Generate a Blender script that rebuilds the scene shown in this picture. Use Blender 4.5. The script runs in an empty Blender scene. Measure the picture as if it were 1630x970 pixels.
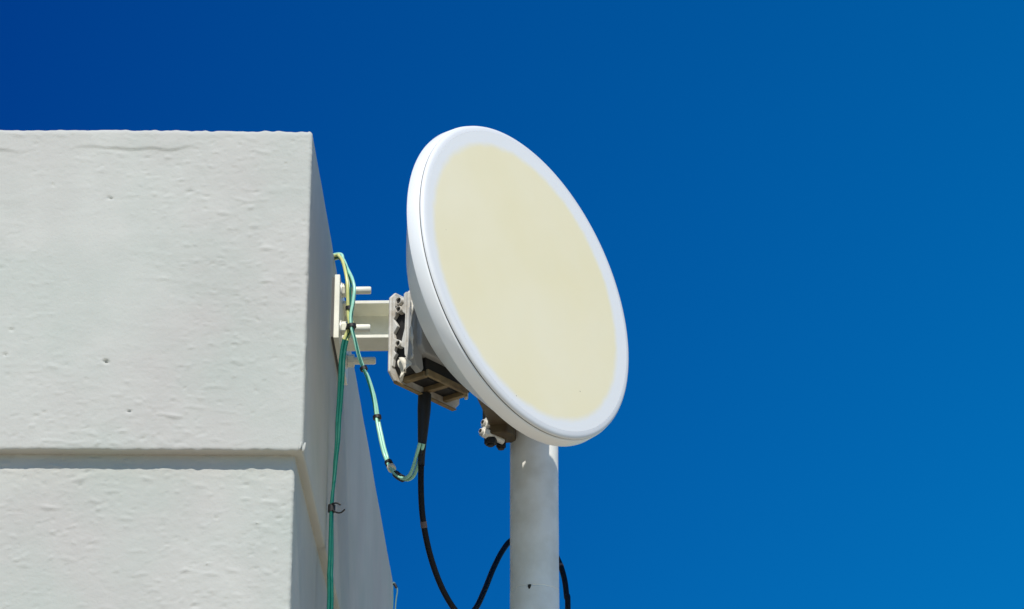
import bpy, bmesh, math, random
from mathutils import Vector, Matrix, noise
random.seed(7)
R = math.radians
scene = bpy.context.scene
COL = scene.collection

# ------------------------------------------------------------------ camera, sky, sun, exposure
EYE = 1.6                       # eye height above the ground
PITCH = R(24.0)
FPX, PW, PH = 5000.0, 1630.0, 970.0
cam_d = bpy.data.cameras.new("camera")
cam_d.sensor_width = 36.0
cam_d.lens = FPX / PW * 36.0
cam_d.clip_start, cam_d.clip_end = 0.05, 9000.0
cam = bpy.data.objects.new("camera", cam_d)
COL.objects.link(cam)
cam.location = (0, 0, EYE)
cam.rotation_euler = (R(90) + PITCH, 0, 0)
scene.camera = cam

SUN_DIR = Vector((0.015, -0.669, 0.743)).normalized()
SUN_EL = math.asin(SUN_DIR.z)
SUN_AZ = math.atan2(SUN_DIR.x, SUN_DIR.y)
world = bpy.data.worlds.new("World")
scene.world = world
world.use_nodes = True
wn, wl = world.node_tree.nodes, world.node_tree.links
wn.clear()
sky = wn.new("ShaderNodeTexSky")
sky.sky_type = 'NISHITA'
sky.sun_disc = False
sky.sun_elevation = SUN_EL
sky.sun_rotation = SUN_AZ
sky.altitude = 1500
sky.air_density = 1.0
sky.dust_density = 0.2
sky.ozone_density = 4.0
hsv = wn.new("ShaderNodeHueSaturation")
hsv.inputs['Hue'].default_value = 0.5
hsv.inputs['Saturation'].default_value = 1.35
hsv.inputs['Value'].default_value = 1.0
bg = wn.new("ShaderNodeBackground")
bg.inputs['Strength'].default_value = 0.125
wo = wn.new("ShaderNodeOutputWorld")
# the clear sky is deepest opposite the sun and pales slowly towards one side
tcw = wn.new("ShaderNodeTexCoord")
sep = wn.new("ShaderNodeSeparateXYZ")
wl.new(tcw.outputs['Generated'], sep.inputs[0])
side = wn.new("ShaderNodeMapRange")
side.inputs['From Min'].default_value = -0.17
side.inputs['From Max'].default_value = 0.17
wl.new(sep.outputs['X'], side.inputs['Value'])
deep = wn.new("ShaderNodeMix"); deep.data_type = 'RGBA'
deep.inputs['A'].default_value = (0.04, 0.37, 0.70, 1)
deep.inputs['B'].default_value = (0.04, 0.97, 1.05, 1)
wl.new(side.outputs[0], deep.inputs['Factor'])
dotn = wn.new("ShaderNodeVectorMath"); dotn.operation = 'DOT_PRODUCT'
wl.new(tcw.outputs['Generated'], dotn.inputs[0])
dotn.inputs[1].default_value = (0.0, math.cos(R(28)), math.sin(R(28)))
near = wn.new("ShaderNodeMapRange"); near.interpolation_type = 'SMOOTHSTEP'
near.inputs['From Min'].default_value = 0.55
near.inputs['From Max'].default_value = 0.93
wl.new(dotn.outputs['Value'], near.inputs['Value'])
tone = wn.new("ShaderNodeMix"); tone.data_type = 'RGBA'
tone.inputs['A'].default_value = (0.55, 1.05, 1.08, 1)
wl.new(near.outputs[0], tone.inputs['Factor'])
wl.new(deep.outputs['Result'], tone.inputs['B'])
mulw = wn.new("ShaderNodeMix"); mulw.data_type = 'RGBA'; mulw.blend_type = 'MULTIPLY'
mulw.inputs['Factor'].default_value = 1.0
wl.new(sky.outputs[0], hsv.inputs['Color'])
wl.new(hsv.outputs[0], mulw.inputs['A'])
wl.new(tone.outputs['Result'], mulw.inputs['B'])
elev = wn.new("ShaderNodeMapRange")
elev.inputs['From Min'].default_value = 0.30
elev.inputs['From Max'].default_value = 0.50
elev.inputs['To Min'].default_value = 0.82
elev.inputs['To Max'].default_value = 1.0
wl.new(sep.outputs['Z'], elev.inputs['Value'])
scl = wn.new("ShaderNodeVectorMath"); scl.operation = 'SCALE'
wl.new(mulw.outputs['Result'], scl.inputs[0])
wl.new(elev.outputs[0], scl.inputs['Scale'])
wl.new(scl.outputs[0], bg.inputs['Color'])
wl.new(bg.outputs[0], wo.inputs['Surface'])

sun_d = bpy.data.lights.new("sun", 'SUN')
sun_d.energy = 4.5
sun_d.angle = R(0.5)
sun_d.color = (1.0, 0.95, 0.865)
sun_o = bpy.data.objects.new("sun", sun_d)
COL.objects.link(sun_o)
sun_o.location = (0, -20, 30)
sun_o.rotation_mode = 'QUATERNION'
sun_o.rotation_quaternion = SUN_DIR.to_track_quat('Z', 'Y')

vs = scene.view_settings
vs.view_transform = 'Standard'
vs.look = 'None'
vs.exposure = 0.0
vs.gamma = 1.0
vs.use_curve_mapping = False


def at(px, py, Y):
    """World point at depth Y that was measured at a given spot of the photograph."""
    dx, dy = (px - PW / 2) / FPX, (PH / 2 - py) / FPX
    c, s = math.cos(PITCH), math.sin(PITCH)
    v = Vector((dx, c - s * dy, s + c * dy))
    return v * (Y / v.y) + Vector((0, 0, EYE))


def at_z(px, py, z):
    v = at(px, py, 1.0) - Vector((0, 0, EYE))
    return v * ((z - EYE) / v.z) + Vector((0, 0, EYE))


# ------------------------------------------------------------------ materials
def mat(name, base, rough=0.6, metal=0.0, var=0.06, vscale=30.0, bump=0.0, bscale=200.0,
        spec=0.5, tint=None, tint_scale=4.0, tint_amt=0.0, coat=0.0, rvar=0.1, tint2=None):
    m = bpy.data.materials.new(name)
    m.use_nodes = True
    n, l = m.node_tree.nodes, m.node_tree.links
    b = n["Principled BSDF"]
    b.inputs['Metallic'].default_value = metal
    b.inputs['Specular IOR Level'].default_value = spec
    if coat:
        b.inputs['Coat Weight'].default_value = coat
    tc = n.new("ShaderNodeTexCoord")
    nz = n.new("ShaderNodeTexNoise")
    nz.inputs['Scale'].default_value = vscale
    nz.inputs['Detail'].default_value = 6
    l.new(tc.outputs['Object'], nz.inputs['Vector'])
    rmp = n.new("ShaderNodeMapRange")
    rmp.inputs['From Min'].default_value = 0.3
    rmp.inputs['From Max'].default_value = 0.7
    rmp.inputs['To Min'].default_value = 1 - var
    rmp.inputs['To Max'].default_value = 1 + var
    l.new(nz.outputs['Fac'], rmp.inputs['Value'])
    mul = n.new("ShaderNodeVectorMath")
    mul.operation = 'SCALE'
    mul.inputs[0].default_value = base
    l.new(rmp.outputs[0], mul.inputs['Scale'])
    col = mul.outputs[0]
    if tint is not None:
        nt = n.new("ShaderNodeTexNoise")
        nt.inputs['Scale'].default_value = tint_scale
        nt.inputs['Detail'].default_value = 5
        l.new(tc.outputs['Object'], nt.inputs['Vector'])
        r2 = n.new("ShaderNodeMapRange")
        r2.inputs['From Min'].default_value = 0.42
        r2.inputs['From Max'].default_value = 0.72
        r2.inputs['To Max'].default_value = tint_amt
        l.new(nt.outputs['Fac'], r2.inputs['Value'])
        mx = n.new("ShaderNodeMix")
        mx.data_type = 'RGBA'
        l.new(r2.outputs[0], mx.inputs['Factor'])
        l.new(col, mx.inputs['A'])
        mx.inputs['B'].default_value = (*tint, 1)
        col = mx.outputs['Result']
    if tint2 is not None:
        n3 = n.new("ShaderNodeTexNoise")
        n3.inputs['Scale'].default_value = tint_scale * 1.7
        n3.inputs['Detail'].default_value = 6
        of = n.new("ShaderNodeVectorMath"); of.operation = 'ADD'; of.inputs[1].default_value = (7.3, 2.1, 5.9)
        l.new(tc.outputs['Object'], of.inputs[0])
        l.new(of.outputs[0], n3.inputs['Vector'])
        r3 = n.new("ShaderNodeMapRange")
        r3.inputs['From Min'].default_value = 0.45
        r3.inputs['From Max'].default_value = 0.7
        r3.inputs['To Max'].default_value = 0.6
        l.new(n3.outputs['Fac'], r3.inputs['Value'])
        m3 = n.new("ShaderNodeMix"); m3.data_type = 'RGBA'
        l.new(r3.outputs[0], m3.inputs['Factor'])
        l.new(col, m3.inputs['A'])
        m3.inputs['B'].default_value = (*tint2, 1)
        col = m3.outputs['Result']
    l.new(col, b.inputs['Base Color'])
    rr = n.new("ShaderNodeMapRange")
    rr.inputs['To Min'].default_value = max(0.02, rough - rvar)
    rr.inputs['To Max'].default_value = min(1.0, rough + rvar)
    l.new(nz.outputs['Fac'], rr.inputs['Value'])
    l.new(rr.outputs[0], b.inputs['Roughness'])
    if bump:
        nb = n.new("ShaderNodeTexNoise")
        nb.inputs['Scale'].default_value = bscale
        nb.inputs['Detail'].default_value = 8
        nb.inputs['Roughness'].default_value = 0.65
        l.new(tc.outputs['Object'], nb.inputs['Vector'])
        bp = n.new("ShaderNodeBump")
        bp.inputs['Strength'].default_value = 0.6
        bp.inputs['Distance'].default_value = bump
        l.new(nb.outputs['Fac'], bp.inputs['Height'])
        l.new(bp.outputs[0], b.inputs['Normal'])
    return m


M = {}
M['plaster'] = mat("whitewashed_plaster", (0.49, 0.49, 0.45), 0.9, var=0.03, vscale=18, bump=0.0011, bscale=210,
                   spec=0.2, tint=(0.43, 0.40, 0.375), tint_scale=3.1, tint_amt=0.55, tint2=(0.40, 0.435, 0.39))
M['shell'] = mat("white_gloss_shell", (0.87, 0.87, 0.85), 0.36, var=0.02, vscale=8, tint=(0.66, 0.66, 0.62),
                 tint_scale=7, tint_amt=0.3)
M['ring'] = mat("white_ring_paint", (0.70, 0.71, 0.715), 0.45, var=0.02, vscale=14, bump=0.0002, bscale=60,
                tint=(0.72, 0.72, 0.72), tint_scale=9, tint_amt=0.3)
M['rim'] = mat("white_rim_paint", (0.82, 0.83, 0.83), 0.4, var=0.02, vscale=14)
M['gasket'] = mat("dark_gasket", (0.10, 0.10, 0.095), 0.8)
M['cast'] = mat("aged_cast_aluminium", (0.62, 0.61, 0.57), 0.55, metal=0.0, var=0.12, vscale=60, bump=0.0006, bscale=260,
                tint=(0.30, 0.22, 0.12), tint_scale=34, tint_amt=0.6)
M['cast_dust_shade'] = mat("dusty_shaded_cast_aluminium", (0.24, 0.18, 0.09), 0.7, var=0.25, vscale=70, bump=0.0006, bscale=260,
                      tint=(0.12, 0.07, 0.03), tint_scale=30, tint_amt=0.7)  # brown holds dust plus the underside's shade and warm bounce
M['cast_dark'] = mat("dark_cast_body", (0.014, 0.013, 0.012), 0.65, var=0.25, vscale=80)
M['adapter'] = mat("grey_adapter_paint", (0.36, 0.36, 0.35), 0.5, var=0.1, vscale=40)
M['cream_steel'] = mat("cream_painted_steel", (0.82, 0.81, 0.69), 0.45, var=0.05, vscale=35, bump=0.0003, bscale=180,
                       tint=(0.50, 0.46, 0.34), tint_scale=16, tint_amt=0.45)
M['zinc'] = mat("weathered_zinc", (0.74, 0.72, 0.66), 0.42, metal=0.15, var=0.12, vscale=90)
M['zinc_brown'] = mat("bounce_brown_zinc", (0.11, 0.08, 0.04), 0.6, metal=0.2, var=0.25, vscale=80,
                      tint=(0.07, 0.04, 0.02), tint_scale=45, tint_amt=0.7)  # brown holds the warm bounce off the ground, painted in
M['pole'] = mat("pole_grey_white_paint", (0.84, 0.84, 0.79), 0.5, var=0.03, vscale=26, bump=0.0004, bscale=90,
                tint=(0.60, 0.58, 0.50), tint_scale=24, tint_amt=0.5)
M['black'] = mat("black_cable_jacket", (0.0025, 0.0025, 0.005), 0.55, var=0.1, vscale=40, rvar=0.03, spec=0.25)
M['black_tape'] = mat("black_tape", (0.007, 0.007, 0.009), 0.55, var=0.1, vscale=150)
M['cable_label'] = mat("grey_cable_label", (0.13, 0.095, 0.095), 0.7, var=0.1)
M['green'] = mat("green_wire_insulation", (0.005, 0.115, 0.085), 0.3, var=0.08, vscale=80)
M['yellow'] = mat("yellow_wire_insulation", (0.60, 0.62, 0.24), 0.3, var=0.08, vscale=80)
M['mint'] = mat("highlit_green_insulation", (0.34, 0.68, 0.52), 0.3, var=0.08, vscale=80)  # pale base carries the wires' glossy highlight
M['tape_white'] = mat("torn_white_tape", (0.72, 0.68, 0.58), 0.7, var=0.12, vscale=120, bump=0.0006, bscale=300)
M['grey_wire'] = mat("grey_green_wire", (0.12, 0.22, 0.20), 0.5)
M['dark'] = mat("dark_hole", (0.02, 0.018, 0.015), 0.8)
M['ground'] = mat("dry_sandy_ground", (0.50, 0.43, 0.31), 0.95, var=0.2, vscale=0.7, bump=0.01, bscale=20,
                  spec=0.2, tint=(0.40, 0.34, 0.25), tint_scale=0.15, tint_amt=0.7)


def radome_material():
    m = bpy.data.materials.new("cream_radome_fabric")
    m.use_nodes = True
    n, l = m.node_tree.nodes, m.node_tree.links
    b = n["Principled BSDF"]
    b.inputs['Roughness'].default_value = 0.62
    b.inputs['Specular IOR Level'].default_value = 0.3
    tc = n.new("ShaderNodeTexCoord")
    ln = n.new("ShaderNodeVectorMath"); ln.operation = 'LENGTH'
    sh = n.new("ShaderNodeVectorMath"); sh.operation = 'ADD'; sh.inputs[1].default_value = (0.0085, 0.0052, 0.0)
    l.new(tc.outputs['Object'], sh.inputs[0])
    l.new(sh.outputs[0], ln.inputs[0])
    ns = n.new("ShaderNodeTexNoise"); ns.inputs['Scale'].default_value = 34; ns.inputs['Detail'].default_value = 6
    l.new(tc.outputs['Object'], ns.inputs['Vector'])
    ad = n.new("ShaderNodeMath"); ad.operation = 'MULTIPLY_ADD'
    l.new(ns.outputs['Fac'], ad.inputs[0]); ad.inputs[1].default_value = 0.010
    l.new(ln.outputs['Value'], ad.inputs[2])
    mr = n.new("ShaderNodeMapRange"); mr.interpolation_type = 'SMOOTHSTEP'
    mr.inputs['From Min'].default_value = 0.2520; mr.inputs['From Max'].default_value = 0.2690
    l.new(ad.outputs[0], mr.inputs['Value'])
    # faint mottling of the aged fabric
    n2 = n.new("ShaderNodeTexNoise"); n2.inputs['Scale'].default_value = 4; n2.inputs['Detail'].default_value = 9
    l.new(tc.outputs['Object'], n2.inputs['Vector'])
    cr = n.new("ShaderNodeValToRGB")
    cr.color_ramp.elements[0].position = 0.3; cr.color_ramp.elements[0].color = (0.762, 0.69, 0.45, 1)
    cr.color_ramp.elements[1].position = 0.7; cr.color_ramp.elements[1].color = (0.785, 0.725, 0.525, 1)
    l.new(n2.outputs['Fac'], cr.inputs['Fac'])
    # small dark specks
    vo = n.new("ShaderNodeTexVoronoi"); vo.inputs['Scale'].default_value = 26; vo.inputs['Randomness'].default_value = 1
    l.new(tc.outputs['Object'], vo.inputs['Vector'])
    lt = n.new("ShaderNodeMath"); lt.operation = 'LESS_THAN'; lt.inputs[1].default_value = 0.034
    l.new(vo.outputs['Distance'], lt.inputs[0])
    pick = n.new("ShaderNodeSeparateColor"); l.new(vo.outputs['Color'], pick.inputs[0])
    gt = n.new("ShaderNodeMath"); gt.operation = 'GREATER_THAN'; gt.inputs[1].default_value = 0.8
    l.new(pick.outputs[0], gt.inputs[0])
    mm = n.new("ShaderNodeMath"); mm.operation = 'MULTIPLY'
    l.new(lt.outputs[0], mm.inputs[0]); l.new(gt.outputs[0], mm.inputs[1])
    m3 = n.new("ShaderNodeMath"); m3.operation = 'MULTIPLY'; m3.inputs[1].default_value = 0.6
    l.new(mm.outputs[0], m3.inputs[0])
    mx = n.new("ShaderNodeMix"); mx.data_type = 'RGBA'
    l.new(mr.outputs[0], mx.inputs['Factor']); l.new(cr.outputs[0], mx.inputs['A'])
    mx.inputs['B'].default_value = (0.72, 0.73, 0.73, 1)
    mx2 = n.new("ShaderNodeMix"); mx2.data_type = 'RGBA'
    l.new(m3.outputs[0], mx2.inputs['Factor']); l.new(mx.outputs['Result'], mx2.inputs['A'])
    mx2.inputs['B'].default_value = (0.18, 0.14, 0.08, 1)
    l.new(mx2.outputs['Result'], b.inputs['Base Color'])
    nb = n.new("ShaderNodeTexNoise"); nb.inputs['Scale'].default_value = 9; nb.inputs['Detail'].default_value = 5
    l.new(tc.outputs['Object'], nb.inputs['Vector'])
    bp = n.new("ShaderNodeBump"); bp.inputs['Strength'].default_value = 0.35; bp.inputs['Distance'].default_value = 0.002
    l.new(nb.outputs['Fac'], bp.inputs['Height']); l.new(bp.outputs[0], b.inputs['Normal'])
    return m


M['radome'] = radome_material()


# ------------------------------------------------------------------ helpers
def obj(name, bm, material, parent=None, smooth=None, bevel=0.0, seg=2):
    """Link a bmesh as ONE mesh object."""
    me = bpy.data.meshes.new(name)
    bmesh.ops.recalc_face_normals(bm, faces=bm.faces[:])
    bm.to_mesh(me)
    bm.free()
    for m_ in (material if isinstance(material, (list, tuple)) else [material]):
        me.materials.append(m_)
    o = bpy.data.objects.new(name, me)
    COL.objects.link(o)
    if parent is not None:
        o.parent = parent
    if smooth is not None:
        me.polygons.foreach_set('use_smooth', [True] * len(me.polygons))
        if smooth < 180:
            me.set_sharp_from_angle(angle=R(smooth))
    if bevel:
        b = o.modifiers.new("bevel", 'BEVEL')
        b.width = bevel
        b.segments = seg
        b.limit_method = 'ANGLE'
        b.angle_limit = R(35)
        b.harden_normals = False
    return o


def thing(name, label, cat, mtx=None, group=None):
    e = bpy.data.objects.new(name, None)
    e.empty_display_size = 0.05
    COL.objects.link(e)
    if mtx is not None:
        e.matrix_world = mtx
    e['label'] = label
    e['category'] = cat
    if group:
        e['group'] = group
    return e


def tag(o, label, cat, group=None):
    o['label'] = label
    o['category'] = cat
    if group:
        o['group'] = group
    return o


def add_box(bm, x0, x1, y0, y1, z0, z1, mtx=None):
    vs_ = [bm.verts.new(Vector((x, y, z)) if mtx is None else mtx @ Vector((x, y, z)))
           for z in (z0, z1) for x, y in ((x0, y0), (x1, y0), (x1, y1), (x0, y1))]
    for f in ((0, 3, 2, 1), (4, 5, 6, 7), (0, 1, 5, 4), (1, 2, 6, 5), (2, 3, 7, 6), (3, 0, 4, 7)):
        bm.faces.new([vs_[i] for i in f])


def add_prism(bm, poly, z0, z1, mtx=None):
    f = (lambda p: Vector(p)) if mtx is None else (lambda p: mtx @ Vector(p))
    a = [bm.verts.new(f((x, y, z0))) for x, y in poly]
    b = [bm.verts.new(f((x, y, z1))) for x, y in poly]
    n = len(poly)
    for i in range(n):
        bm.faces.new([a[i], a[(i + 1) % n], b[(i + 1) % n], b[i]])
    bm.faces.new(a[::-1])
    bm.faces.new(b)


def add_lathe(bm, prof, seg=96, mtx=None, jit=None):
    """Revolve (r, z) about Z; r = 0 makes a pole."""
    f = (lambda p: p) if mtx is None else (lambda p: mtx @ p)
    rings = []
    for r, z in prof:
        if r < 1e-6:
            rings.append([bm.verts.new(f(Vector((0, 0, z))))])
        else:
            rings.append([bm.verts.new(f(Vector((r * math.cos(2 * math.pi * i / seg), r * math.sin(2 * math.pi * i / seg), z))))
                          for i in range(seg)])
    for a, b in zip(rings[:-1], rings[1:]):
        for i in range(seg):
            j = (i + 1) % seg
            if len(a) == 1 and len(b) == 1:
                continue
            if len(a) == 1:
                bm.faces.new([a[0], b[i], b[j]])
            elif len(b) == 1:
                bm.faces.new([a[i], b[0], a[j]])
            else:
                bm.faces.new([a[i], b[i], b[j], a[j]])


def frame_to(p, d, up=Vector((0, 0, 1))):
    """Matrix whose Z looks along d at p."""
    z = d.normalized()
    if abs(z.dot(up)) > 0.98:
        up = Vector((0, 1, 0))
    x = up.cross(z).normalized()
    y = z.cross(x)
    return Matrix(((x.x, y.x, z.x, p.x), (x.y, y.y, z.y, p.y), (x.z, y.z, z.z, p.z), (0, 0, 0, 1)))


def smooth_path(pts, sub=8):
    """Catmull-Rom through points."""
    P = [Vector(p) for p in pts]
    P = [P[0] * 2 - P[1]] + P + [P[-1] * 2 - P[-2]]
    out = []
    for i in range(1, len(P) - 2):
        p0, p1, p2, p3 = P[i - 1:i + 3]
        for k in range(sub):
            t = k / sub
            out.append(0.5 * ((2 * p1) + (p2 - p0) * t + (2 * p0 - 5 * p1 + 4 * p2 - p3) * t * t
                              + (3 * p1 - p0 - 3 * p2 + p3) * t ** 3))
    out.append(P[-2])
    return out


def path_frames(path):
    n = len(path)
    tans = [((path[min(i + 1, n - 1)] - path[max(i - 1, 0)]).normalized()) for i in range(n)]
    u = tans[0].orthogonal().normalized()
    res = []
    for t in tans:
        u = (u - t * u.dot(t)).normalized()
        res.append((t, u.copy(), t.cross(u)))
    return res


def add_tube(bm, path, rad, seg=14, twist=0.0, sectors=None, caps=True, stripe_end=10 ** 6):
    fr = path_frames(path)
    rings, s = [], 0.0
    for i, (p, (t, u, v)) in enumerate(zip(path, fr)):
        if i:
            s += (p - path[i - 1]).length
        r = rad(i / (len(path) - 1)) if callable(rad) else rad
        a0 = twist * s
        rings.append([bm.verts.new(p + (u * math.cos(2 * math.pi * k / seg + a0) + v * math.sin(2 * math.pi * k / seg + a0)) * r)
                      for k in range(seg)])
    for i, (a, b) in enumerate(zip(rings[:-1], rings[1:])):
        for k in range(seg):
            f = bm.faces.new([a[k], a[(k + 1) % seg], b[(k + 1) % seg], b[k]])
            if sectors:
                f.material_index = 1 if k in sectors and i < stripe_end else 0
    if caps:
        bm.faces.new(rings[0][::-1])
        bm.faces.new(rings[-1])


def twisted(path, off, turns, phase):
    """A strand that winds round a shared path."""
    fr = path_frames(path)
    out, s = [], 0.0
    for i, (p, (t, u, v)) in enumerate(zip(path, fr)):
        if i:
            s += (p - path[i - 1]).length
        a = phase + turns * s
        o = off(i / (len(path) - 1)) if callable(off) else off
        out.append(p + (u * math.cos(a) + v * math.sin(a)) * o)
    return out


def hex_poly(r, n=6, a0=0.0):
    return [(r * math.cos(a0 + 2 * math.pi * i / n), r * math.sin(a0 + 2 * math.pi * i / n)) for i in range(n)]


# ------------------------------------------------------------------ ground
bm = bmesh.new()
bmesh.ops.create_grid(bm, x_segments=60, y_segments=60, size=3000)
g = obj("ground", bm, M['ground'])
g['kind'] = 'structure'

# ------------------------------------------------------------------ white building: parapet band over a set-back wall
TOP = EYE + 2.46
A = at_z(497, 207, TOP)
L = at_z(0, 204, TOP)
B = at_z(625, 921, TOP)
fdir = (A - L).normalized()
FL = A - fdir * 4.2
sdir = (B - A).normalized()
BL = B + (FL - A)
PBOT = at(485, 717, A.y).z                 # underside of the parapet band
INSET = 0.024
SIDE_INSET = 0.0145


def n2(x, y, z=0.0):
    return noise.noise(Vector((x, y, z)))


def plaster(s, z, front, rough):
    """Hand-trowelled relief in metres; s runs along the wall, z is height."""
    h = 0.0016 * n2(s * 2.2, z * 2.6, 3.1) + 0.0005 * n2(s * 7, z * 9, 8.2)
    if not front:
        return h * 0.5
    dens = min(1.2, max(0.0, 0.55 + 1.0 * n2(s * 4.1, z * 4.7, 21.0) + rough))
    h += 0.00022 * n2(s * 24, z * 40, 5.5)
    h += 0.00026 * n2(s * 70, z * 105, 2.5) * (0.4 + dens)
    sk = s + 0.35 * z
    r = n2(sk * 30, z * 95 - s * 14, 11.0)         # trowel ridges
    h += max(0.0, r - 0.34) * 0.0036 * dens
    q = n2(s * 55, z * 120, 33.0)                  # crumbs
    h += max(0.0, q - 0.43) * 0.0048 * dens
    p = n2(s * 52 + z * 20, z * 125, 47.0)                  # pits
    h -= max(0.0, p - 0.47) * 0.0060 * dens
    w = n2(s * 50 - z * 35, z * 90, 64.0)                   # few deeper holes
    h -= max(0.0, w - 0.70) * 0.03
    h += 0.0016 * max(0.0, n2(s * 85 + z * 30, z * 160, 52.0) - 0.37) * (0.4 + dens)
    h -= 0.0030 * max(0.0, n2(s * 95 - z * 40, z * 150, 58.0) - 0.48) * (0.4 + dens)
    tr = n2(s * 5.5 + 1.4 * z, z * 15 - 2.2 * s, 91.0)   # long trowel sweeps
    h += 0.0009 * max(0.0, 1.0 - abs(tr - 0.12) * 9.0) * max(0.0, n2(s * 6, z * 6, 14.0) + 0.1)
    if s < 0.014:                                  # knocked arris at the corner
        h += (1 - s / 0.014) * (0.0015 * n2(z * 30, 3.0, 70.0) + 0.0004 * n2(z * 110, 5.0, 71.0) - 0.008 * max(0.0, n2(z * 26, 8.0, 75.0) - 0.40))
    return h


def edge_samples(length, dense_from, dense_to, fine, coarse):
    out, x = [0.0], 0.0
    while x < length - 1e-6:
        st = fine if dense_from <= x < dense_to else coarse
        x = min(length, x + st)
        if dense_from > out[-1] + 1e-6 and x > dense_from:
            x = dense_from
        out.append(x)
    return out


def perimeter(corners, rad, steps, off):
    """Closed path round four rounded corners, pushed out by off -> (point, outward normal, s along wall, side)."""
    n = len(corners)
    res = []
    r0 = max(rad + min(off, 0.0), 0.0)         # corner radius left after the push
    ins = -min(off + rad, 0.0)                 # how far the inner corner moves in
    out = max(off, 0.0)
    for i in range(n):
        p0, p1, p2 = corners[i], corners[(i + 1) % n], corners[(i + 2) % n]
        d, d2 = (p1 - p0).normalized(), (p2 - p1).normalized()
        nrm, nr2 = Vector((d.y, -d.x, 0)), Vector((d2.y, -d2.x, 0))
        ln = (p1 - p0).length
        for x in steps[i](ln):
            x = min(max(x, rad + ins), ln - rad - ins)
            res.append((p0 + d * x + nrm * off, nrm, x if i != 0 else ln - x, i))
        cpt = p1 - d * (rad + ins) - nrm * (rad + ins)
        for k in (1, 2, 3, 4):
            nn = nrm.lerp(nr2, k / 5).normalized()
            res.append((cpt + nn * (r0 + out), nn, 0.0 if i == 0 else 9.0, i))
    return res


def swept(name, corners, rad, steps, prof, front_rough, cap_top, cap_bottom, parent, top_step=None):
    """prof: (outward offset, z, share of horizontal normal, z for relief, relief mode)."""
    bm = bmesh.new()
    rows, cache = [], {}
    for (off, z, hn, zr, on) in prof:
        if off not in cache:
            cache[off] = perimeter(corners, rad, steps, off)
        row = []
        for (p, nrm, s, side) in cache[off]:
            front = side == 0
            d = plaster(s, zr, front and on != 3, front_rough(s, zr)) if on else 0.0
            if on and top_step is not None and front:
                d += top_step(s, zr)
            e = 0.0
            if on == 2:                      # hand-made wavering edge
                e = 0.0016 * n2(s * 22, side * 5.0, 9.0) + 0.0024 * n2(s * 5, side * 3.0, 2.0) + 0.0016 * n2(s * 80, side, 4.0) - 0.006 * max(0.0, n2(s * 37, side, 6.6) - 0.42)
            q = p + nrm * (d * hn)
            row.append(bm.verts.new((q.x, q.y, z + e)))
        rows.append(row)
    n = len(rows[0])
    for a, b in zip(rows[:-1], rows[1:]):
        for i in range(n):
            j = (i + 1) % n
            bm.faces.new([a[i], a[j], b[j], b[i]])
    if cap_top:
        bm.faces.new(rows[-1])
    if cap_bottom:
        bm.faces.new(rows[0][::-1])
    bmesh.ops.remove_doubles(bm, verts=bm.verts[:], dist=1e-6)
    return obj(name, bm, M['plaster'], parent, smooth=60)


def fine_front(ln):
    return edge_samples(ln, ln - 1.15, ln, 0.0026, 0.05)


def side_steps(ln):
    return edge_samples(ln, 0.0, ln, 0.025, 0.025)


def plain(ln):
    return edge_samples(ln, 0, 0, 0.4, 0.4)


building = thing("white_building", "white plastered building corner with a raised parapet band, left of the dish", "building",
                 Matrix.Translation((A.x - 2.0, A.y + 1.1, 0)))
off_b = building.matrix_world.translation
loc = lambda v: Vector((v.x - off_b.x, v.y - off_b.y, 0))
STEPS = [fine_front, side_steps, plain, plain]
C4 = [loc(FL), loc(A), loc(B), loc(BL)]


def frange(a, b, st):
    k = max(1, int(round(abs(b - a) / st)))
    return [a + (b - a) * i / k for i in range(k + 1)]


er = 0.005
prof = [(-0.07, PBOT, 0, PBOT, 0), (-0.012, PBOT, 0.0, PBOT, 0), (-0.003, PBOT + 0.0003, 0.4, PBOT, 2), (-0.0005, PBOT + 0.002, 0.9, PBOT + 0.002, 2)]
prof += [(0, z, 1.0, z, 1) for z in frange(PBOT + 0.005, TOP - 0.0105, 0.0026)]
prof += [(-0.0003, TOP - 0.0072, 0.95, TOP - 0.007, 2), (-0.0012, TOP - 0.0046, 0.85, TOP - 0.004, 2), (-0.0028, TOP - 0.0025, 0.7, TOP - 0.002, 2),
         (-0.0055, TOP - 0.0009, 0.4, TOP, 2), (-0.0100, TOP, 0.1, TOP, 2),
         (-0.03, TOP + 0.001, 0, TOP, 0), (-0.14, TOP + 0.002, 0, TOP, 0), (-0.15, TOP - 0.006, 0, TOP, 0), (-0.15, TOP - 0.45, 0, TOP, 0)]


def patch_step(s, z):
    """A thicker skim along the top with a ragged lower edge."""
    zl = TOP - 0.040 - 0.012 * n2(s * 9, 1.0, 4.0) - 0.006 * n2(s * 31, 2.0, 7.0)
    t = min(1.0, max(0.0, (z - zl) / 0.003))
    return 0.0040 * t * max(0.0, n2(s * 8, 0.3, 5.5) + 0.30)


swept("parapet", C4, 0.006, STEPS, prof, lambda s, z: 0.05, True, False, building, patch_step)

fn = Vector((fdir.y, -fdir.x, 0)); sn = Vector((sdir.y, -sdir.x, 0))
W4 = [C4[0] + fdir * INSET - fn * INSET, C4[1] - fn * INSET - sn * SIDE_INSET, C4[2] - sn * SIDE_INSET + fn * INSET, C4[3] + fdir * INSET + fn * INSET]
zf = PBOT - 0.60
prof2 = [(0, z, 1.0, z, 3) for z in frange(0.0, zf, 0.15)] + [(0, z, 1.0, z, 1) for z in frange(zf + 0.0026, PBOT + 0.02, 0.0026)]
swept("wall", W4, 0.006, STEPS, prof2, lambda s, z: 0.35 + 0.25 * math.exp(-s * 3), True, True, building)

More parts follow.
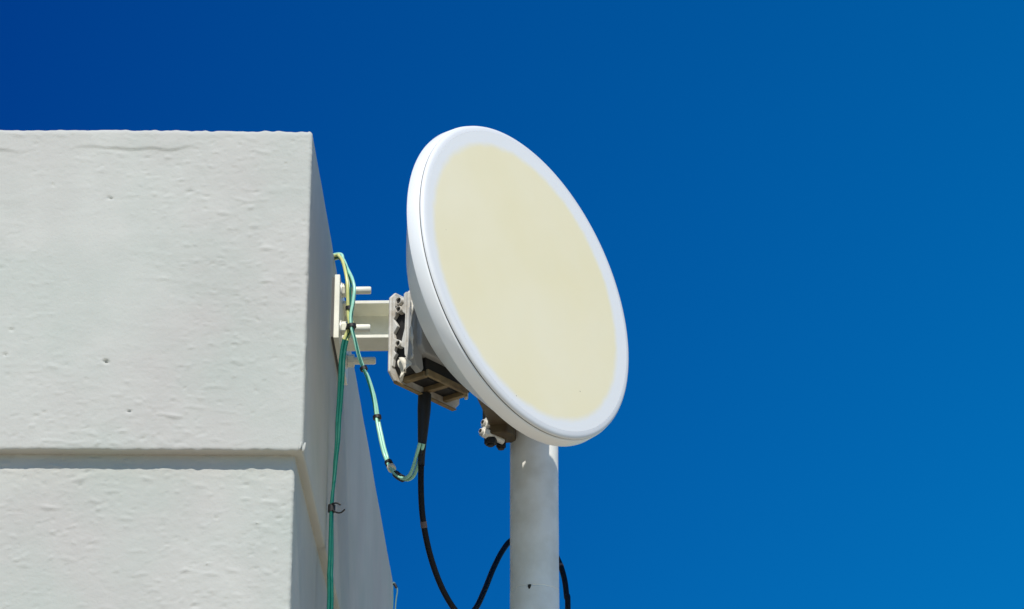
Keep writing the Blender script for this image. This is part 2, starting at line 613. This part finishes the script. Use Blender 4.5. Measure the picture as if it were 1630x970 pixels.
# two hardened drips of plaster hanging at the parapet's lower corner
bm = bmesh.new()
for (px, py, w, h) in ((478.0, 710, 0.0024, 0.008), (484.0, 712, 0.0028, 0.009)):
    c = at(px, py, A.y - 0.002)
    prof_d = [(0, -h), (w * 0.6, -h * 0.85), (w, -h * 0.4), (w * 0.9, h * 0.2), (w * 0.5, h * 0.8), (0, h)]
    add_lathe(bm, prof_d, 10, Matrix.Translation(c - off_b) @ Matrix.Rotation(R(12), 4, 'Y'))
obj("plaster_drip", bm, M['plaster'], building.children[0], smooth=180)

# ------------------------------------------------------------------ wall bracket: plate, four studs with nuts, channel arm
K = 1.025
PY0, PY1 = 5.130 * K, 5.352 * K


def wall_x(Y):
    t = (Y - A.y) / (B.y - A.y)
    return A.x + (B.x - A.x) * t


PX = wall_x((PY0 + PY1) / 2)
ang = math.atan2(sdir.x, sdir.y)          # the side face turns a little
PZ0, PZ1 = at(534, 538, PY0).z, at(531, 437, PY0).z
bracket = thing("wall_bracket", "cream painted steel bracket with four studs bolted to the building's side", "bracket",
                Matrix.Translation((PX, (PY0 + PY1) / 2, (PZ0 + PZ1) / 2)) @ Matrix.Rotation(-ang, 4, 'Z'))
hw, hh = (PY1 - PY0) / 2, (PZ1 - PZ0) / 2
bm = bmesh.new()
add_box(bm, 0.0, 0.0045, -hw + 0.004, hw - 0.004, -hh + 0.004, hh - 0.004)
obj("backing_pad", bm, M['gasket'], bracket)
bm = bmesh.new()
add_box(bm, 0.0047, 0.0145, -hw, hw, -hh, hh)
obj("base_plate", bm, M['cream_steel'], bracket, bevel=0.0012)
stud_len = 0.070
ZU = at(560, 463, 5.16 * K).z - (PZ0 + PZ1) / 2
ZL = at(560, 523, 5.16 * K).z - (PZ0 + PZ1) / 2
YN, YF = 5.16 * K - (PY0 + PY1) / 2, 5.31 * K - (PY0 + PY1) / 2
for yy in (YN, YF):
    for zz in (ZU, ZL):
        bm = bmesh.new()
        add_lathe(bm, [(0, 0.0147), (0.0072, 0.0147), (0.0072, stud_len - 0.002), (0.0058, stud_len), (0, stud_len)], 20,
                  Matrix.Translation((0, yy, zz)) @ Matrix.Rotation(R(90), 4, 'Y'))
        st = obj("stud", bm, M['cream_steel'], bracket, smooth=40)
        bm = bmesh.new()
        mt = Matrix.Translation((0, yy, zz)) @ Matrix.Rotation(R(90), 4, 'Y')
        add_lathe(bm, [(0.0073, 0.0147), (0.0145, 0.0147), (0.0145, 0.0172), (0.0073, 0.0172)], 24, mt)
        obj("washer", bm, M['zinc'], st, smooth=40)
        bm = bmesh.new()
        a0 = random.uniform(0, 1)
        add_prism(bm, hex_poly(0.0132, 6, a0), 0.0174, 0.0300, mt)
        obj("nut", bm, M['cream_steel'], st, bevel=0.0008)
BYF = 5.20 * K - (PY0 + PY1) / 2
BYB = 5.262 * K - (PY0 + PY1) / 2
BZT = at(590, 479, 5.20 * K).z - (PZ0 + PZ1) / 2
BZB = at(590, 538.5, 5.20 * K).z - (PZ0 + PZ1) / 2
BX1 = 0.405
bm = bmesh.new()
ft = 0.0065
poly = [(BYF, BZB), (BYB, BZB), (BYB, BZT), (BYF, BZT), (BYF, BZT - ft), (BYB - 0.007, BZT - ft), (BYB - 0.007, BZB + ft), (BYF, BZB + ft)]
mrot = Matrix(((0, 0, 1, 0), (1, 0, 0, 0), (0, 1, 0, 0), (0, 0, 0, 1)))
add_prism(bm, poly, 0.0147, BX1, mrot)
obj("channel_arm", bm, M['cream_steel'], bracket, bevel=0.001)
POLE_Y = 5.49
POLE_R = 38.7 / FPX * (at(850, 800, POLE_Y) - cam.location).length * 1.0
# saddle that joins the arm's end to the pole (behind the dish)
pole_c = at(850.5, 800, POLE_Y)
inv = bracket.matrix_world.inverted()
pc = inv @ Vector((pole_c.x, POLE_Y, (PZ0 + PZ1) / 2))
bm = bmesh.new()
add_box(bm, BX1 - 0.06, BX1 + 0.03, BYB + 0.0003, pc.y - POLE_R + 0.012, BZB - 0.004, BZT + 0.004)
obj("pole_saddle", bm, M['cream_steel'], bracket, bevel=0.0015)
for zz in (BZB + 0.012, BZT - 0.012):
    bm = bmesh.new()
    pts = [(pc.x - POLE_R - 0.007, pc.y - POLE_R - 0.03, zz), (pc.x - POLE_R - 0.007, pc.y, zz)]
    pts += [(pc.x + (POLE_R + 0.007) * math.cos(a), pc.y + (POLE_R + 0.007) * math.sin(a), zz) for a in [R(180 - 18 * i) for i in range(1, 11)]]
    pts += [(pc.x + POLE_R + 0.007, pc.y - POLE_R - 0.03, zz)]
    add_tube(bm, smooth_path(pts, 3), 0.005, 12)
    obj("pole_clamp_bolt", bm, M['zinc'], bracket, smooth=60)

# ------------------------------------------------------------------ pole
pz_seam = at(850, 931, POLE_Y - POLE_R).z
bm = bmesh.new()
top_z = EYE + 2.47
prof = [(0, 0.0), (POLE_R, 0.0), (POLE_R, 1.2), (POLE_R, pz_seam - 0.0014), (POLE_R - 0.0009, pz_seam - 0.0006), (POLE_R - 0.0009, pz_seam + 0.0006),
        (POLE_R - 0.0002, pz_seam + 0.0014), (POLE_R - 0.0002, top_z - 0.003), (POLE_R - 0.004, top_z), (0, top_z + 0.001)]
add_lathe(bm, prof, 96)
pole = thing("antenna_pole", "upright grey white steel pole under the dish", "pole", Matrix.Translation((pole_c.x, POLE_Y, 0)))
obj("tube", bm, M['pole'], pole, smooth=40)
# bits of chipped paint
def chip(px, py, w, h, material, name):
    a = (px - 850.5) / 38.7
    th = math.asin(a)
    dirn = Vector((math.sin(th), -math.cos(th), 0))
    z = at(px, py, POLE_Y - POLE_R * math.cos(th)).z
    bm = bmesh.new()
    mt = frame_to(dirn * (POLE_R - 0.0006) + Vector((0, 0, z)), dirn)
    add_prism(bm, [(-w * 0.4, -h), (w * 0.3, -h * 0.7), (w, h * 0.6), (w * 0.4, h), (-w * 0.9, h * 0.8), (-w, 0)], 0, 0.0014, mt)
    obj(name, bm, material, pole, bevel=0.0003)
chip(842.5, 934, 0.0034, 0.0046, M['dark'], "paint_chip")

# ------------------------------------------------------------------ dish antenna
n_cam = (0.785, 0.357, 0.507)                # right, up, towards the viewer
c_, s_ = math.cos(PITCH), math.sin(PITCH)
NV = Vector((n_cam[0], -(n_cam[1] * s_ + n_cam[2] * c_), n_cam[1] * c_ - n_cam[2] * s_)).normalized()
TV = Vector((-NV.y, NV.x, 0)).normalized()
KV = NV.cross(TV).normalized()
DC = at(844.0, 446.0, 4.956)
DM = Matrix(((TV.x, KV.x, NV.x, DC.x), (TV.y, KV.y, NV.y, DC.y), (TV.z, KV.z, NV.z, DC.z), (0, 0, 0, 1)))
RR = 0.2925
dish = thing("dish_antenna", "large round white dish antenna with a cream face on the pole", "dish antenna", DM)

RC = 0.2790
bm = bmesh.new()
prof = [(0, 0.0022)]
for i in range(1, 29):
    r = RC * i / 28
    prof.append((r, 0.0002 + 0.0020 * (1 - (r / RC) ** 2)))
prof += [(RC + 0.00005, -0.0006)]
add_lathe(bm, prof, 160)
obj("radome", bm, M['radome'], dish, smooth=60)
bm = bmesh.new()
add_lathe(bm, [(RC + 0.0001, -0.0016), (RC + 0.0001, 0.00015), (0.2845, -0.0004), (0.2878, -0.0014), (0.2900, -0.0032), (0.2911, -0.0052), (0.2912, -0.0062), (0.282, -0.0062)], 192)
obj("face_ring", bm, M['ring'], dish, smooth=60)
bm = bmesh.new()
add_lathe(bm, [(0.283, -0.0064), (0.2904, -0.0064), (0.2904, -0.0084), (0.283, -0.0084)], 160)
obj("gasket", bm, M['gasket'], dish, smooth=30)
bm = bmesh.new()
add_lathe(bm, [(0.284, -0.0086), (0.2912, -0.0086), (0.2924, -0.0094), (0.2932, -0.0110), (0.2950, -0.0300), (0.2945, -0.0325), (0.2925, -0.0338), (0.284, -0.0338)], 192)
obj("rim_band", bm, M['rim'], dish, smooth=40)
bm = bmesh.new()
prof = [(0.2885, -0.0335), (0.2865, -0.0365)]
ctrl = [(0.2855, -0.0380), (0.262, -0.0590), (0.232, -0.0855), (0.203, -0.1105), (0.175, -0.1325), (0.145, -0.1505), (0.112, -0.1650), (0.080, -0.1740), (0.045, -0.1795), (0.012, -0.1815)]
prof += [(p.x, p.y) for p in smooth_path([(r, z, 0) for r, z in ctrl], 5)]
APEX = -0.1815
prof.append((0, APEX))
add_lathe(bm, prof, 160)
obj("reflector_shell", bm, M['shell'], dish, smooth=35)
bm = bmesh.new()
add_lathe(bm, [(0, APEX - 0.022), (0.058, APEX - 0.022), (0.062, APEX - 0.019), (0.068, APEX + 0.004), (0.075, APEX + 0.006), (0.075, APEX + 0.02)], 64)
obj("mounting_hub", bm, M['cast'], dish, smooth=40)

# ------------------------------------------------------------------ radio unit behind the dish
WX, WY = 0.098, 0.0845
NH = Vector((NV.x, NV.y, 0)).normalized()
ue = at(617.5, 533, 5.062)                 # middle of the rear left edge
uc = ue + TV * WX
UM = Matrix(((TV.x, 0, NH.x, uc.x), (TV.y, 0, NH.y, uc.y), (0, 1, 0, uc.z), (0, 0, 0, 1)))
radio = thing("radio_unit", "weathered grey metal radio box with ribs and pockets behind the dish", "radio unit", UM)


def octo(wx, wy, cx):
    return [(-wx + cx, -wy), (wx - cx, -wy), (wx, -wy + cx), (wx, wy - cx), (wx - cx, wy), (-wx + cx, wy), (-wx, wy - cx), (-wx, -wy + cx)]


T1, T2 = 0.0055, 0.038                     # back cover thickness, start of front frame
bm = bmesh.new()
add_prism(bm, octo(WX, WY, 0.014), 0.0, T1)
obj("back_cover", bm, M['cast'], radio, bevel=0.0022, seg=3)
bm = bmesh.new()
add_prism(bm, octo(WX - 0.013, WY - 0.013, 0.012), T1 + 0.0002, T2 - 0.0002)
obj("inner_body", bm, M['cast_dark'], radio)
def clipped(x0, x1, y0, y1, cx):
    return [(x0 + cx, y0), (x1 - cx, y0), (x1, y0 + cx), (x1, y1 - cx), (x1 - cx, y1), (x0 + cx, y1), (x0, y1 - cx), (x0, y0 + cx)]


bm = bmesh.new()
add_prism(bm, clipped(-WX + 0.003, -WX + 0.030, -WY + 0.020, WY - 0.003, 0.010), T2, T2 + 0.0065)
obj("front_frame", bm, M['cast'], radio, bevel=0.0018, seg=3)
bm = bmesh.new()
add_prism(bm, clipped(-WX + 0.010, WX - 0.012, -WY + 0.040, WY - 0.010, 0.012), T2 + 0.0067, T2 + 0.030)
obj("adapter_plate", bm, M['adapter'], radio, bevel=0.003, seg=2)
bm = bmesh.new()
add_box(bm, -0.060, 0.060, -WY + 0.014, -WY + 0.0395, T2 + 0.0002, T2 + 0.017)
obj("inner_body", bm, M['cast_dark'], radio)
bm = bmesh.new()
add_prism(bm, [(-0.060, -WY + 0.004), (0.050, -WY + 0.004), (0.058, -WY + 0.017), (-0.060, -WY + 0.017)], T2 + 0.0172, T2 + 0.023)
obj("lower_shade_flange", bm, M['cast_dust_shade'], radio, bevel=0.0015)  # added strip, its dark brown mixes painted underside shade with dust


def rib(x0, x1, y0, y1, mt_='cast', z0=T1 + 0.0003, z1=T2 - 0.0003, rot=0.0):
    bm = bmesh.new()
    cx, cy = (x0 + x1) / 2, (y0 + y1) / 2
    mt = Matrix.Translation((cx, cy, 0)) @ Matrix.Rotation(rot, 4, 'Z')
    add_box(bm, x0 - cx, x1 - cx, y0 - cy, y1 - cy, z0, z1, mt)
    return obj("rib", bm, M[mt_], radio, bevel=0.0012)


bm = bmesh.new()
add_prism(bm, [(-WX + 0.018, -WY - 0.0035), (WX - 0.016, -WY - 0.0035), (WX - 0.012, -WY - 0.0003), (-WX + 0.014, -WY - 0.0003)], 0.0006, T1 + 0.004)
obj("underside_shade_lip", bm, M['cast_dust_shade'], radio, bevel=0.001)  # added strip, dark brown for dust and the shade under the cover
# the side towards the viewer: ragged cast webs over dark hollows
mside = Matrix(((0, 0, 1, -WX), (0, 1, 0, 0), (1, 0, 0, 0), (0, 0, 0, 1)))      # (z, y, depth) -> box axes
web_a = [(T1, 0.074), (T1 + 0.006, 0.074), (T1 + 0.005, 0.054), (T1 + 0.010, 0.038), (T1 + 0.003, 0.029), (T1 + 0.012, 0.014), (T1 + 0.003, 0.002),
         (T1 + 0.005, -0.008), (T1 + 0.016, -0.014), (T1 + 0.009, -0.020), (T1 + 0.005, -0.032), (T1 + 0.010, -0.038), (T1 + 0.004, -0.046), (T1 + 0.002, -0.060), (T1, -0.060)]
web_b = [(T2, 0.074), (T2 - 0.006, 0.071), (T2 - 0.006, 0.052), (T2 - 0.012, 0.047), (T2 - 0.008, 0.037), (T2 - 0.002, 0.031), (T2 - 0.003, 0.004),
         (T2 - 0.008, -0.014), (T2 - 0.011, -0.028), (T2 - 0.003, -0.033), (T2 - 0.002, -0.046), (T2, -0.050)]
for poly_, lift in ((web_a, 0.0045), (web_b, 0.0030)):
    bm = bmesh.new()
    q = [(z + (0.0003 if z == T1 else 0) - (0.0003 if z == T2 else 0), y) for z, y in poly_]
    add_prism(bm, q, lift, 0.0125, mside)
    obj("cast_web", bm, M['cast'], radio, bevel=0.0009)
# webs along the underside, deep pockets between them
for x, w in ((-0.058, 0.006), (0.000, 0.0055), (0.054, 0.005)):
    rib(x - w, x + w, -WY + 0.004, -WY + 0.0135, 'cast_dust_shade', z1=T2 + 0.0168)
for x in (-0.06, 0.0, 0.06):
    rib(x - 0.004, x + 0.004, WY - 0.022, WY - 0.004)
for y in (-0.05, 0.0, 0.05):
    rib(WX - 0.022, WX - 0.004, y - 0.004, y + 0.004, 'cast_dust_shade')


def boss(x, y, axis, r=0.0075):
    """Round screw boss lying in the wall of the box, with its bore."""
    bm = bmesh.new()
    d = Vector(axis)
    p = Vector((x, y, (T1 + T2) / 2))
    mt = frame_to(p, d, Vector((0, 0, 1)))
    add_lathe(bm, [(r * 0.72, 0.0), (r, 0.0), (r, 0.018), (r * 0.92, 0.0195), (r * 0.76, 0.0195), (r * 0.72, 0.018), (r * 0.72, 0.006), (0, 0.006)], 20, mt)
    b = obj("screw_boss", bm, M['cast'], radio, smooth=40)
    bm = bmesh.new()
    add_lathe(bm, [(0, 0.007), (r * 0.71, 0.007), (r * 0.71, 0.0165), (0, 0.0165)], 16, mt)
    obj("bore", bm, M['dark'], b)


boss(-WX + 0.0200, 0.060, (-1, 0, 0))
boss(-WX + 0.0200, 0.0435, (-1, 0, 0), 0.0066)
boss(-WX + 0.0200, -0.022, (-1, 0, 0), 0.0066)
boss(WX - 0.019, 0.03, (1, 0, 0))
# grey bracket ear between the box and the dish
bm = bmesh.new()
add_prism(bm, [(-WX + 0.010, 0.055), (-WX + 0.001, 0.04), (-WX + 0.001, -0.050), (-WX + 0.008, -0.070), (-WX + 0.024, -0.078), (-WX + 0.030, -0.070), (-WX + 0.026, -0.050), (-WX + 0.022, 0.055)],
          T2 + 0.0068, T2 + 0.020)
obj("bracket_ear", bm, M['adapter'], radio, bevel=0.002)
# pale strip along the box edge, added to stand for lit slivers
bm = bmesh.new()
strip = [(-WX - 0.0015, 0.052, T2 + 0.016), (-WX - 0.004, 0.030, T2 + 0.019), (-WX - 0.003, 0.005, T2 + 0.016), (-WX - 0.006, -0.020, T2 + 0.020), (-WX - 0.003, -0.045, T2 + 0.021), (-WX - 0.004, -0.062, T2 + 0.019)]
sp = smooth_path(strip, 5)
ra = []
for k, p in enumerate(sp):
    w = 0.0028 + 0.002 * math.sin(k * 0.55) + 0.001 * math.sin(k * 1.7)
    ra.append((bm.verts.new(p + Vector((0.0015, 0, -w))), bm.verts.new(p + Vector((-0.0005, 0, w)))))
for a, b in zip(ra[:-1], ra[1:]):
    bm.faces.new([a[0], b[0], b[1], a[1]])
ts = obj("tape_and_lit_sliver", bm, M['tape_white'], radio, smooth=180)
ts.modifiers.new("thick", 'SOLIDIFY').thickness = 0.001
# torn white tape hanging off the lower corner
bm = bmesh.new()
prof_t = [(0.000, 0.030), (0.006, 0.012), (0.002, -0.006), (0.008, -0.020), (0.004, -0.034)]
cols_ = []
for k in range(7):
    u = k / 6
    row = []
    for i in range(9):
        v = i / 8
        L_ = 0.050 + 0.016 * math.sin(5.3 * u) + 0.012 * random.random()
        x = -WX - 0.009 - 0.004 * math.sin(7 * v + 2 * u) - 0.003 * v + 0.004 * math.sin(9 * u)
        y = -0.060 - L_ * v * 0.66
        z = T2 - 0.006 + 0.022 * u * (0.8 + 0.3 * math.sin(4 * v)) + 0.008 * v
        row.append(bm.verts.new((x, y, z)))
    cols_.append(row)
for a, b in zip(cols_[:-1], cols_[1:]):
    for i in range(8):
        bm.faces.new([a[i], a[i + 1], b[i + 1], b[i]])
tp = obj("tape_and_lit_sliver", bm, M['tape_white'], radio, smooth=180)
sd = tp.modifiers.new("thick", 'SOLIDIFY'); sd.thickness = 0.0012
# small pale tag towards the far end of the underside
bm = bmesh.new()
add_prism(bm, [(0.063, -0.082), (0.070, -0.080), (0.071, -0.066), (0.064, -0.064)], T2 + 0.006, T2 + 0.0085)
obj("paper_tag", bm, M['tape_white'], radio)

# ------------------------------------------------------------------ clamp on the pole
CZ = at(797, 697, 5.44).z
clamp = thing("pole_clamp", "brown metal clamp with two bolts gripping the pole under the dish", "clamp",
              Matrix.Translation((pole_c.x, POLE_Y, CZ)))
bm = bmesh.new()
h2 = 0.019
outer, inner = POLE_R + 0.010, POLE_R + 0.0006
ring_o = [(outer * math.cos(R(a)), outer * math.sin(R(a))) for a in range(0, 360, 6)]
n_ = len(ring_o)
for zz0, zz1 in ((h2 * 1.6, h2 * 3.4),):
    vo = [[bm.verts.new((r * math.cos(R(a)), r * math.sin(R(a)), z)) for a in range(0, 360, 6)] for r, z in ((inner, zz0), (outer, zz0), (outer, zz1), (inner, zz1))]
    for q in range(4):
        for i in range(n_):
            bm.faces.new([vo[q][i], vo[q][(i + 1) % n_], vo[(q + 1) % 4][(i + 1) % n_], vo[(q + 1) % 4][i]])
obj("strap", bm, M['zinc_brown'], clamp, smooth=40)
invc = clamp.matrix_world.inverted()


def cl(px, py, Y):
    return invc @ at(px, py, Y)


# jaw block seen from below
jc = cl(797, 692, 5.452)
bm = bmesh.new()
add_prism(bm, [(-0.020, -0.026), (0.012, -0.030), (0.026, -0.012), (0.030, 0.02), (0.0, 0.028), (-0.022, 0.012)], -0.008, 0.030, Matrix.Translation(jc))
obj("jaw", bm, M['zinc_brown'], clamp, bevel=0.003, seg=3)
bm = bmesh.new()
add_prism(bm, [(-0.016, -0.012), (0.016, -0.014), (0.018, 0.010), (-0.014, 0.014)], -0.002, 0.05, Matrix.Translation(cl(783, 676, 5.46)) @ Matrix.Rotation(R(25), 4, 'Z'))
obj("jaw", bm, M['zinc_brown'], clamp, bevel=0.003)
for (px, py, Y, ln, r) in ((771, 673, 5.43, 0.05, 0.0115), (767.5, 687, 5.42, 0.052, 0.0105)):
    p = cl(px, py, Y)
    d = Vector((-0.72, -0.66, 0.12)).normalized()
    mt = frame_to(p, d)
    bm = bmesh.new()
    add_lathe(bm, [(0, 0.004), (0.0052, 0.004), (0.0058, 0.0025), (0.0058, -ln), (0, -ln)], 18, mt)
    bo = obj("bolt", bm, M['zinc'], clamp, smooth=40)
    bm = bmesh.new()
    add_prism(bm, hex_poly(r, 6, 0.4), -0.012, -0.001, mt)
    obj("nut", bm, M['zinc'], bo, bevel=0.001)
    bm = bmesh.new()
    add_lathe(bm, [(0, 0.0042), (0.0034, 0.0042), (0.0034, 0.0050), (0, 0.0050)], 14, mt)
    obj("bore", bm, M['dark'], bo)
for (px, py, Y, r, ln) in ((781, 703, 5.44, 0.0125, 0.03), (797.5, 708, 5.47, 0.0095, 0.02)):
    p = cl(px, py, Y)
    bm = bmesh.new()
    add_prism(bm, hex_poly(r, 6, 0.2), -0.006, 0.006, Matrix.Translation(p))
    add_lathe(bm, [(0, -0.010), (0.006, -0.010), (0.0065, -0.008), (0.0065, ln), (0, ln)], 16, Matrix.Translation(p))
    obj("bolt_head", bm, M['cast_dark'], clamp, bevel=0.001)
# boxes added unseen behind the dish, shaped to cast the pole's shadow edge
pole_front = POLE_Y - POLE_R
block_z1, block_z2 = at(862, 650, pole_front - 0.06).z - CZ, at(815, 690, pole_front - 0.06).z - CZ
for (x0, x1, zb) in ((0.0122, 0.030, block_z1), (-0.0140, 0.0120, block_z2), (-0.0204, -0.0141, block_z1 - 0.010), (-0.0720, -0.0205, block_z2)):
    bm = bmesh.new()
    add_box(bm, x0, x1, -POLE_R - 0.105, -POLE_R + (0.02 if x0 < -0.05 else 0.012), zb + 0.050, block_z1 + 0.13)
    obj("shadow_box", bm, M['zinc_brown'], clamp, bevel=0.001)
# arm from the clamp up to the back of the dish
p0, p1 = cl(797, 672, 5.45), invc @ (DM @ Vector((0.03, -0.075, -0.165)))
bm = bmesh.new()
mt = frame_to(p0, p1 - p0)
add_box(bm, -0.018, 0.018, -0.014, 0.014, -0.01, (p1 - p0).length, mt)
obj("dish_arm", bm, M['zinc_brown'], clamp, bevel=0.003)

# ------------------------------------------------------------------ black cable from the radio unit, looping behind the pole
bl_pts = [at(676, 628, 5.135), at(675, 655, 5.135), at(673, 690, 5.135), at(671, 725, 5.135), at(670, 770, 5.14), at(672, 815, 5.15), at(678, 855, 5.17),
          at(688, 895, 5.20), at(703, 935, 5.24), at(722, 968, 5.28), at(739, 983, 5.33), at(757, 969, 5.39), at(772, 938, 5.45), at(785, 906, 5.52),
          at(800, 877, 5.57), at(816, 859, 5.60), at(845, 851, 5.61), at(872, 864, 5.60), at(889, 893, 5.575), at(898, 920, 5.555), at(902, 950, 5.54), at(904, 985, 5.53)]
e = bl_pts[-1]
bl_pts += [Vector((e.x - 0.004, e.y, e.z - 0.4)), Vector((e.x - 0.006, e.y, 1.4)), Vector((e.x - 0.004, e.y, 0.6)), Vector((e.x - 0.003, e.y, 0.05))]
path = smooth_path(bl_pts, 8)
black = thing("black_cable", "thick black cable hanging from the radio unit and looping behind the pole", "cable", Matrix.Translation(path[0]))
sh = [p - path[0] for p in path]
bm = bmesh.new()
add_tube(bm, sh, 0.0053, 16)
obj("jacket", bm, M['black'], black, smooth=60)
bm = bmesh.new()
bt = sh[:28]
add_tube(bm, bt, lambda t: 0.0118 if t < 0.28 else 0.0118 - 0.0056 * min(1, (t - 0.28) / 0.62), 20)
obj("strain_relief", bm, M['black_tape'], black, smooth=60)
i0 = min(range(len(path)), key=lambda i: (path[i] - at(674.5, 840, 5.16)).length)
bm = bmesh.new()
add_tube(bm, sh[i0 - 2:i0 + 1], 0.0058, 16)
obj("cable_label", bm, M['cable_label'], black, smooth=60)
i1 = min(range(len(path)), key=lambda i: (path[i] - at(893, 903, 5.57)).length)
bm = bmesh.new()
add_tube(bm, sh[i1 - 1:i1 + 1], 0.0058, 16)
obj("cable_label", bm, M['cable_label'], black, smooth=60)

# ------------------------------------------------------------------ green and yellow earth wires
WR = 0.0031
start = [Vector((A.x - 0.16, 5.45, TOP + 0.004)), Vector((A.x - 0.05, 5.36, TOP + 0.006))]


def earth_cable(name, label, pts, cols, turns, phase, off, wraps, secs, stripe_end):
    path = smooth_path(pts, 8)
    path = [p + Vector((n2(p.z * 19, phase, 1.0), n2(p.z * 17, phase, 5.0), 0)) * 0.0016 for p in path]   # handled, slightly kinked
    root = thing(name, label, "cable", Matrix.Translation(path[0]), "earth wires at the wall bracket")
    rel = [p - path[0] for p in path]
    for k, mats in enumerate(cols):
        bm = bmesh.new()
        add_tube(bm, twisted(rel, off, turns, phase + math.pi * k), WR, 12, twist=14.0, sectors=secs[k], stripe_end=stripe_end)
        obj("wire", bm, mats, root, smooth=60)
    for (px, py, Y, n, r, m_) in wraps:
        i = min(range(len(path)), key=lambda i: (path[i] - at(px, py, Y)).length)
        bm = bmesh.new()
        seg_ = rel[max(0, i - n):i + n + 1]
        add_tube(bm, seg_, r, 14)
        obj("tape_wrap", bm, M[m_], root, smooth=60)
    return root, path


ptsA = start + [at(534, 409, 5.30), at(541, 410, 5.29), at(547, 419, 5.28), at(552, 438, 5.268), at(555, 458, 5.262), at(556, 480, 5.262), at(556, 502, 5.262), at(558, 521, 5.262),
                at(550, 542, 5.262), at(546, 565, 5.262), at(543, 605, 5.262), at(540, 655, 5.265), at(536, 715, 5.265), at(532, 765, 5.262), at(528.5, 810, 5.262),
                at(527, 855, 5.262), at(525.5, 910, 5.262), at(524.5, 980, 5.262)]
e = ptsA[-1]
ptsA += [Vector((e.x - 0.006, e.y, e.z - 0.5)), Vector((e.x - 0.004, e.y, 1.5)), Vector((e.x - 0.002, e.y, 0.8)), Vector((e.x, e.y, 0.06))]
drop, pA = earth_cable("earth_cable", "dark green earth wires hanging straight down the building's side", ptsA,
                       ([M['green'], M['yellow']], [M['green'], M['yellow']]), 6.0, 0.4, 0.0030,
                       [(557, 523, 5.262, 1, 0.0086, 'black_tape'), (557, 492, 5.262, 1, 0.0072, 'black_tape'), (528.5, 808, 5.262, 1, 0.0068, 'black_tape')], (tuple(range(12)), (0, 1, 2, 3)), 80)
# cable tie with its curled tails
i = min(range(len(pA)), key=lambda i: (pA[i] - at(528.5, 808, 5.262)).length)
bm = bmesh.new()
tail1 = [at(528, 802, 5.255), at(536, 801, 5.25), at(542, 804, 5.248)]
tail2 = [at(529, 812, 5.255), at(536, 816, 5.25), at(543, 816, 5.246), at(549, 811, 5.243)]
add_tube(bm, smooth_path([p - pA[0] for p in tail1], 5), 0.0015, 8)
obj("tie_tail", bm, M['black_tape'], drop, smooth=60)
bm = bmesh.new()
add_tube(bm, smooth_path([p - pA[0] for p in tail2], 5), 0.0015, 8)
obj("tie_tail", bm, M['black_tape'], drop, smooth=60)

ptsB = [Vector((A.x - 0.16, 5.465, TOP + 0.0045)), Vector((A.x - 0.05, 5.375, TOP + 0.009)), at(537, 408, 5.315), at(546, 416, 5.302), at(553, 430, 5.285), at(560, 445, 5.262), at(564, 462, 5.254), at(562, 482, 5.252), at(558, 503, 5.252), at(560, 522, 5.250),
        at(565, 541, 5.25), at(570, 562, 5.25), at(578, 585, 5.25), at(586, 603, 5.25), at(593, 625, 5.25), at(598, 648, 5.25), at(601.5, 667, 5.25), at(605, 690, 5.245), at(610, 712, 5.24),
        at(616, 731, 5.235), at(624, 747, 5.22), at(634, 758, 5.20), at(645, 763, 5.18), at(655, 757, 5.16), at(662, 741, 5.145), at(667, 722, 5.132), at(671, 706, 5.124)]
sag, pB = earth_cable("earth_cable", "pale green earth wires sagging from the wall bracket to the black cable", ptsB,
                      ([M['mint'], M['green']], [M['mint'], M['yellow']]), 2.0, 1.0, 0.0038,
                      [(559, 520, 5.25, 1, 0.0088, 'black_tape'), (579.5, 588, 5.25, 1, 0.0070, 'black_tape'), (601.5, 664, 5.25, 1, 0.0078, 'black_tape'),
                       (619, 738, 5.23, 1, 0.0072, 'black_tape'), (623, 745, 5.22, 1, 0.0076, 'tape_white'), (636, 759, 5.197, 4, 0.0066, 'black_tape')], ((0, 1, 2), (3, 4, 5)), 10 ** 6)

# ------------------------------------------------------------------ loose wire loop at the building's far corner
wy = B.y + 0.01
lp = [at(624.6, 975, wy), at(625.2, 955, wy), at(625.0, 935, wy), at(625.6, 928, wy), at(628.5, 929, wy), at(631.5, 934, wy), at(632.5, 942, wy), at(630.5, 955, wy), at(629.0, 975, wy), at(628.4, 1000, wy)]
lpath = smooth_path(lp, 6)
wloop = thing("wire_loop", "thin grey wire loop poking out behind the building's far corner", "wire", Matrix.Translation(lpath[0]))
bm = bmesh.new()
add_tube(bm, [p - lpath[0] for p in lpath], 0.0017, 10)
obj("strand", bm, M['grey_wire'], wloop, smooth=60)
bm = bmesh.new()
add_tube(bm, smooth_path([at(626.5, 929.5, wy) - lpath[0], at(629, 931.5, wy) - lpath[0], at(631, 936, wy) - lpath[0]], 4), 0.0036, 10)
obj("clip", bm, M['black_tape'], wloop, smooth=60)
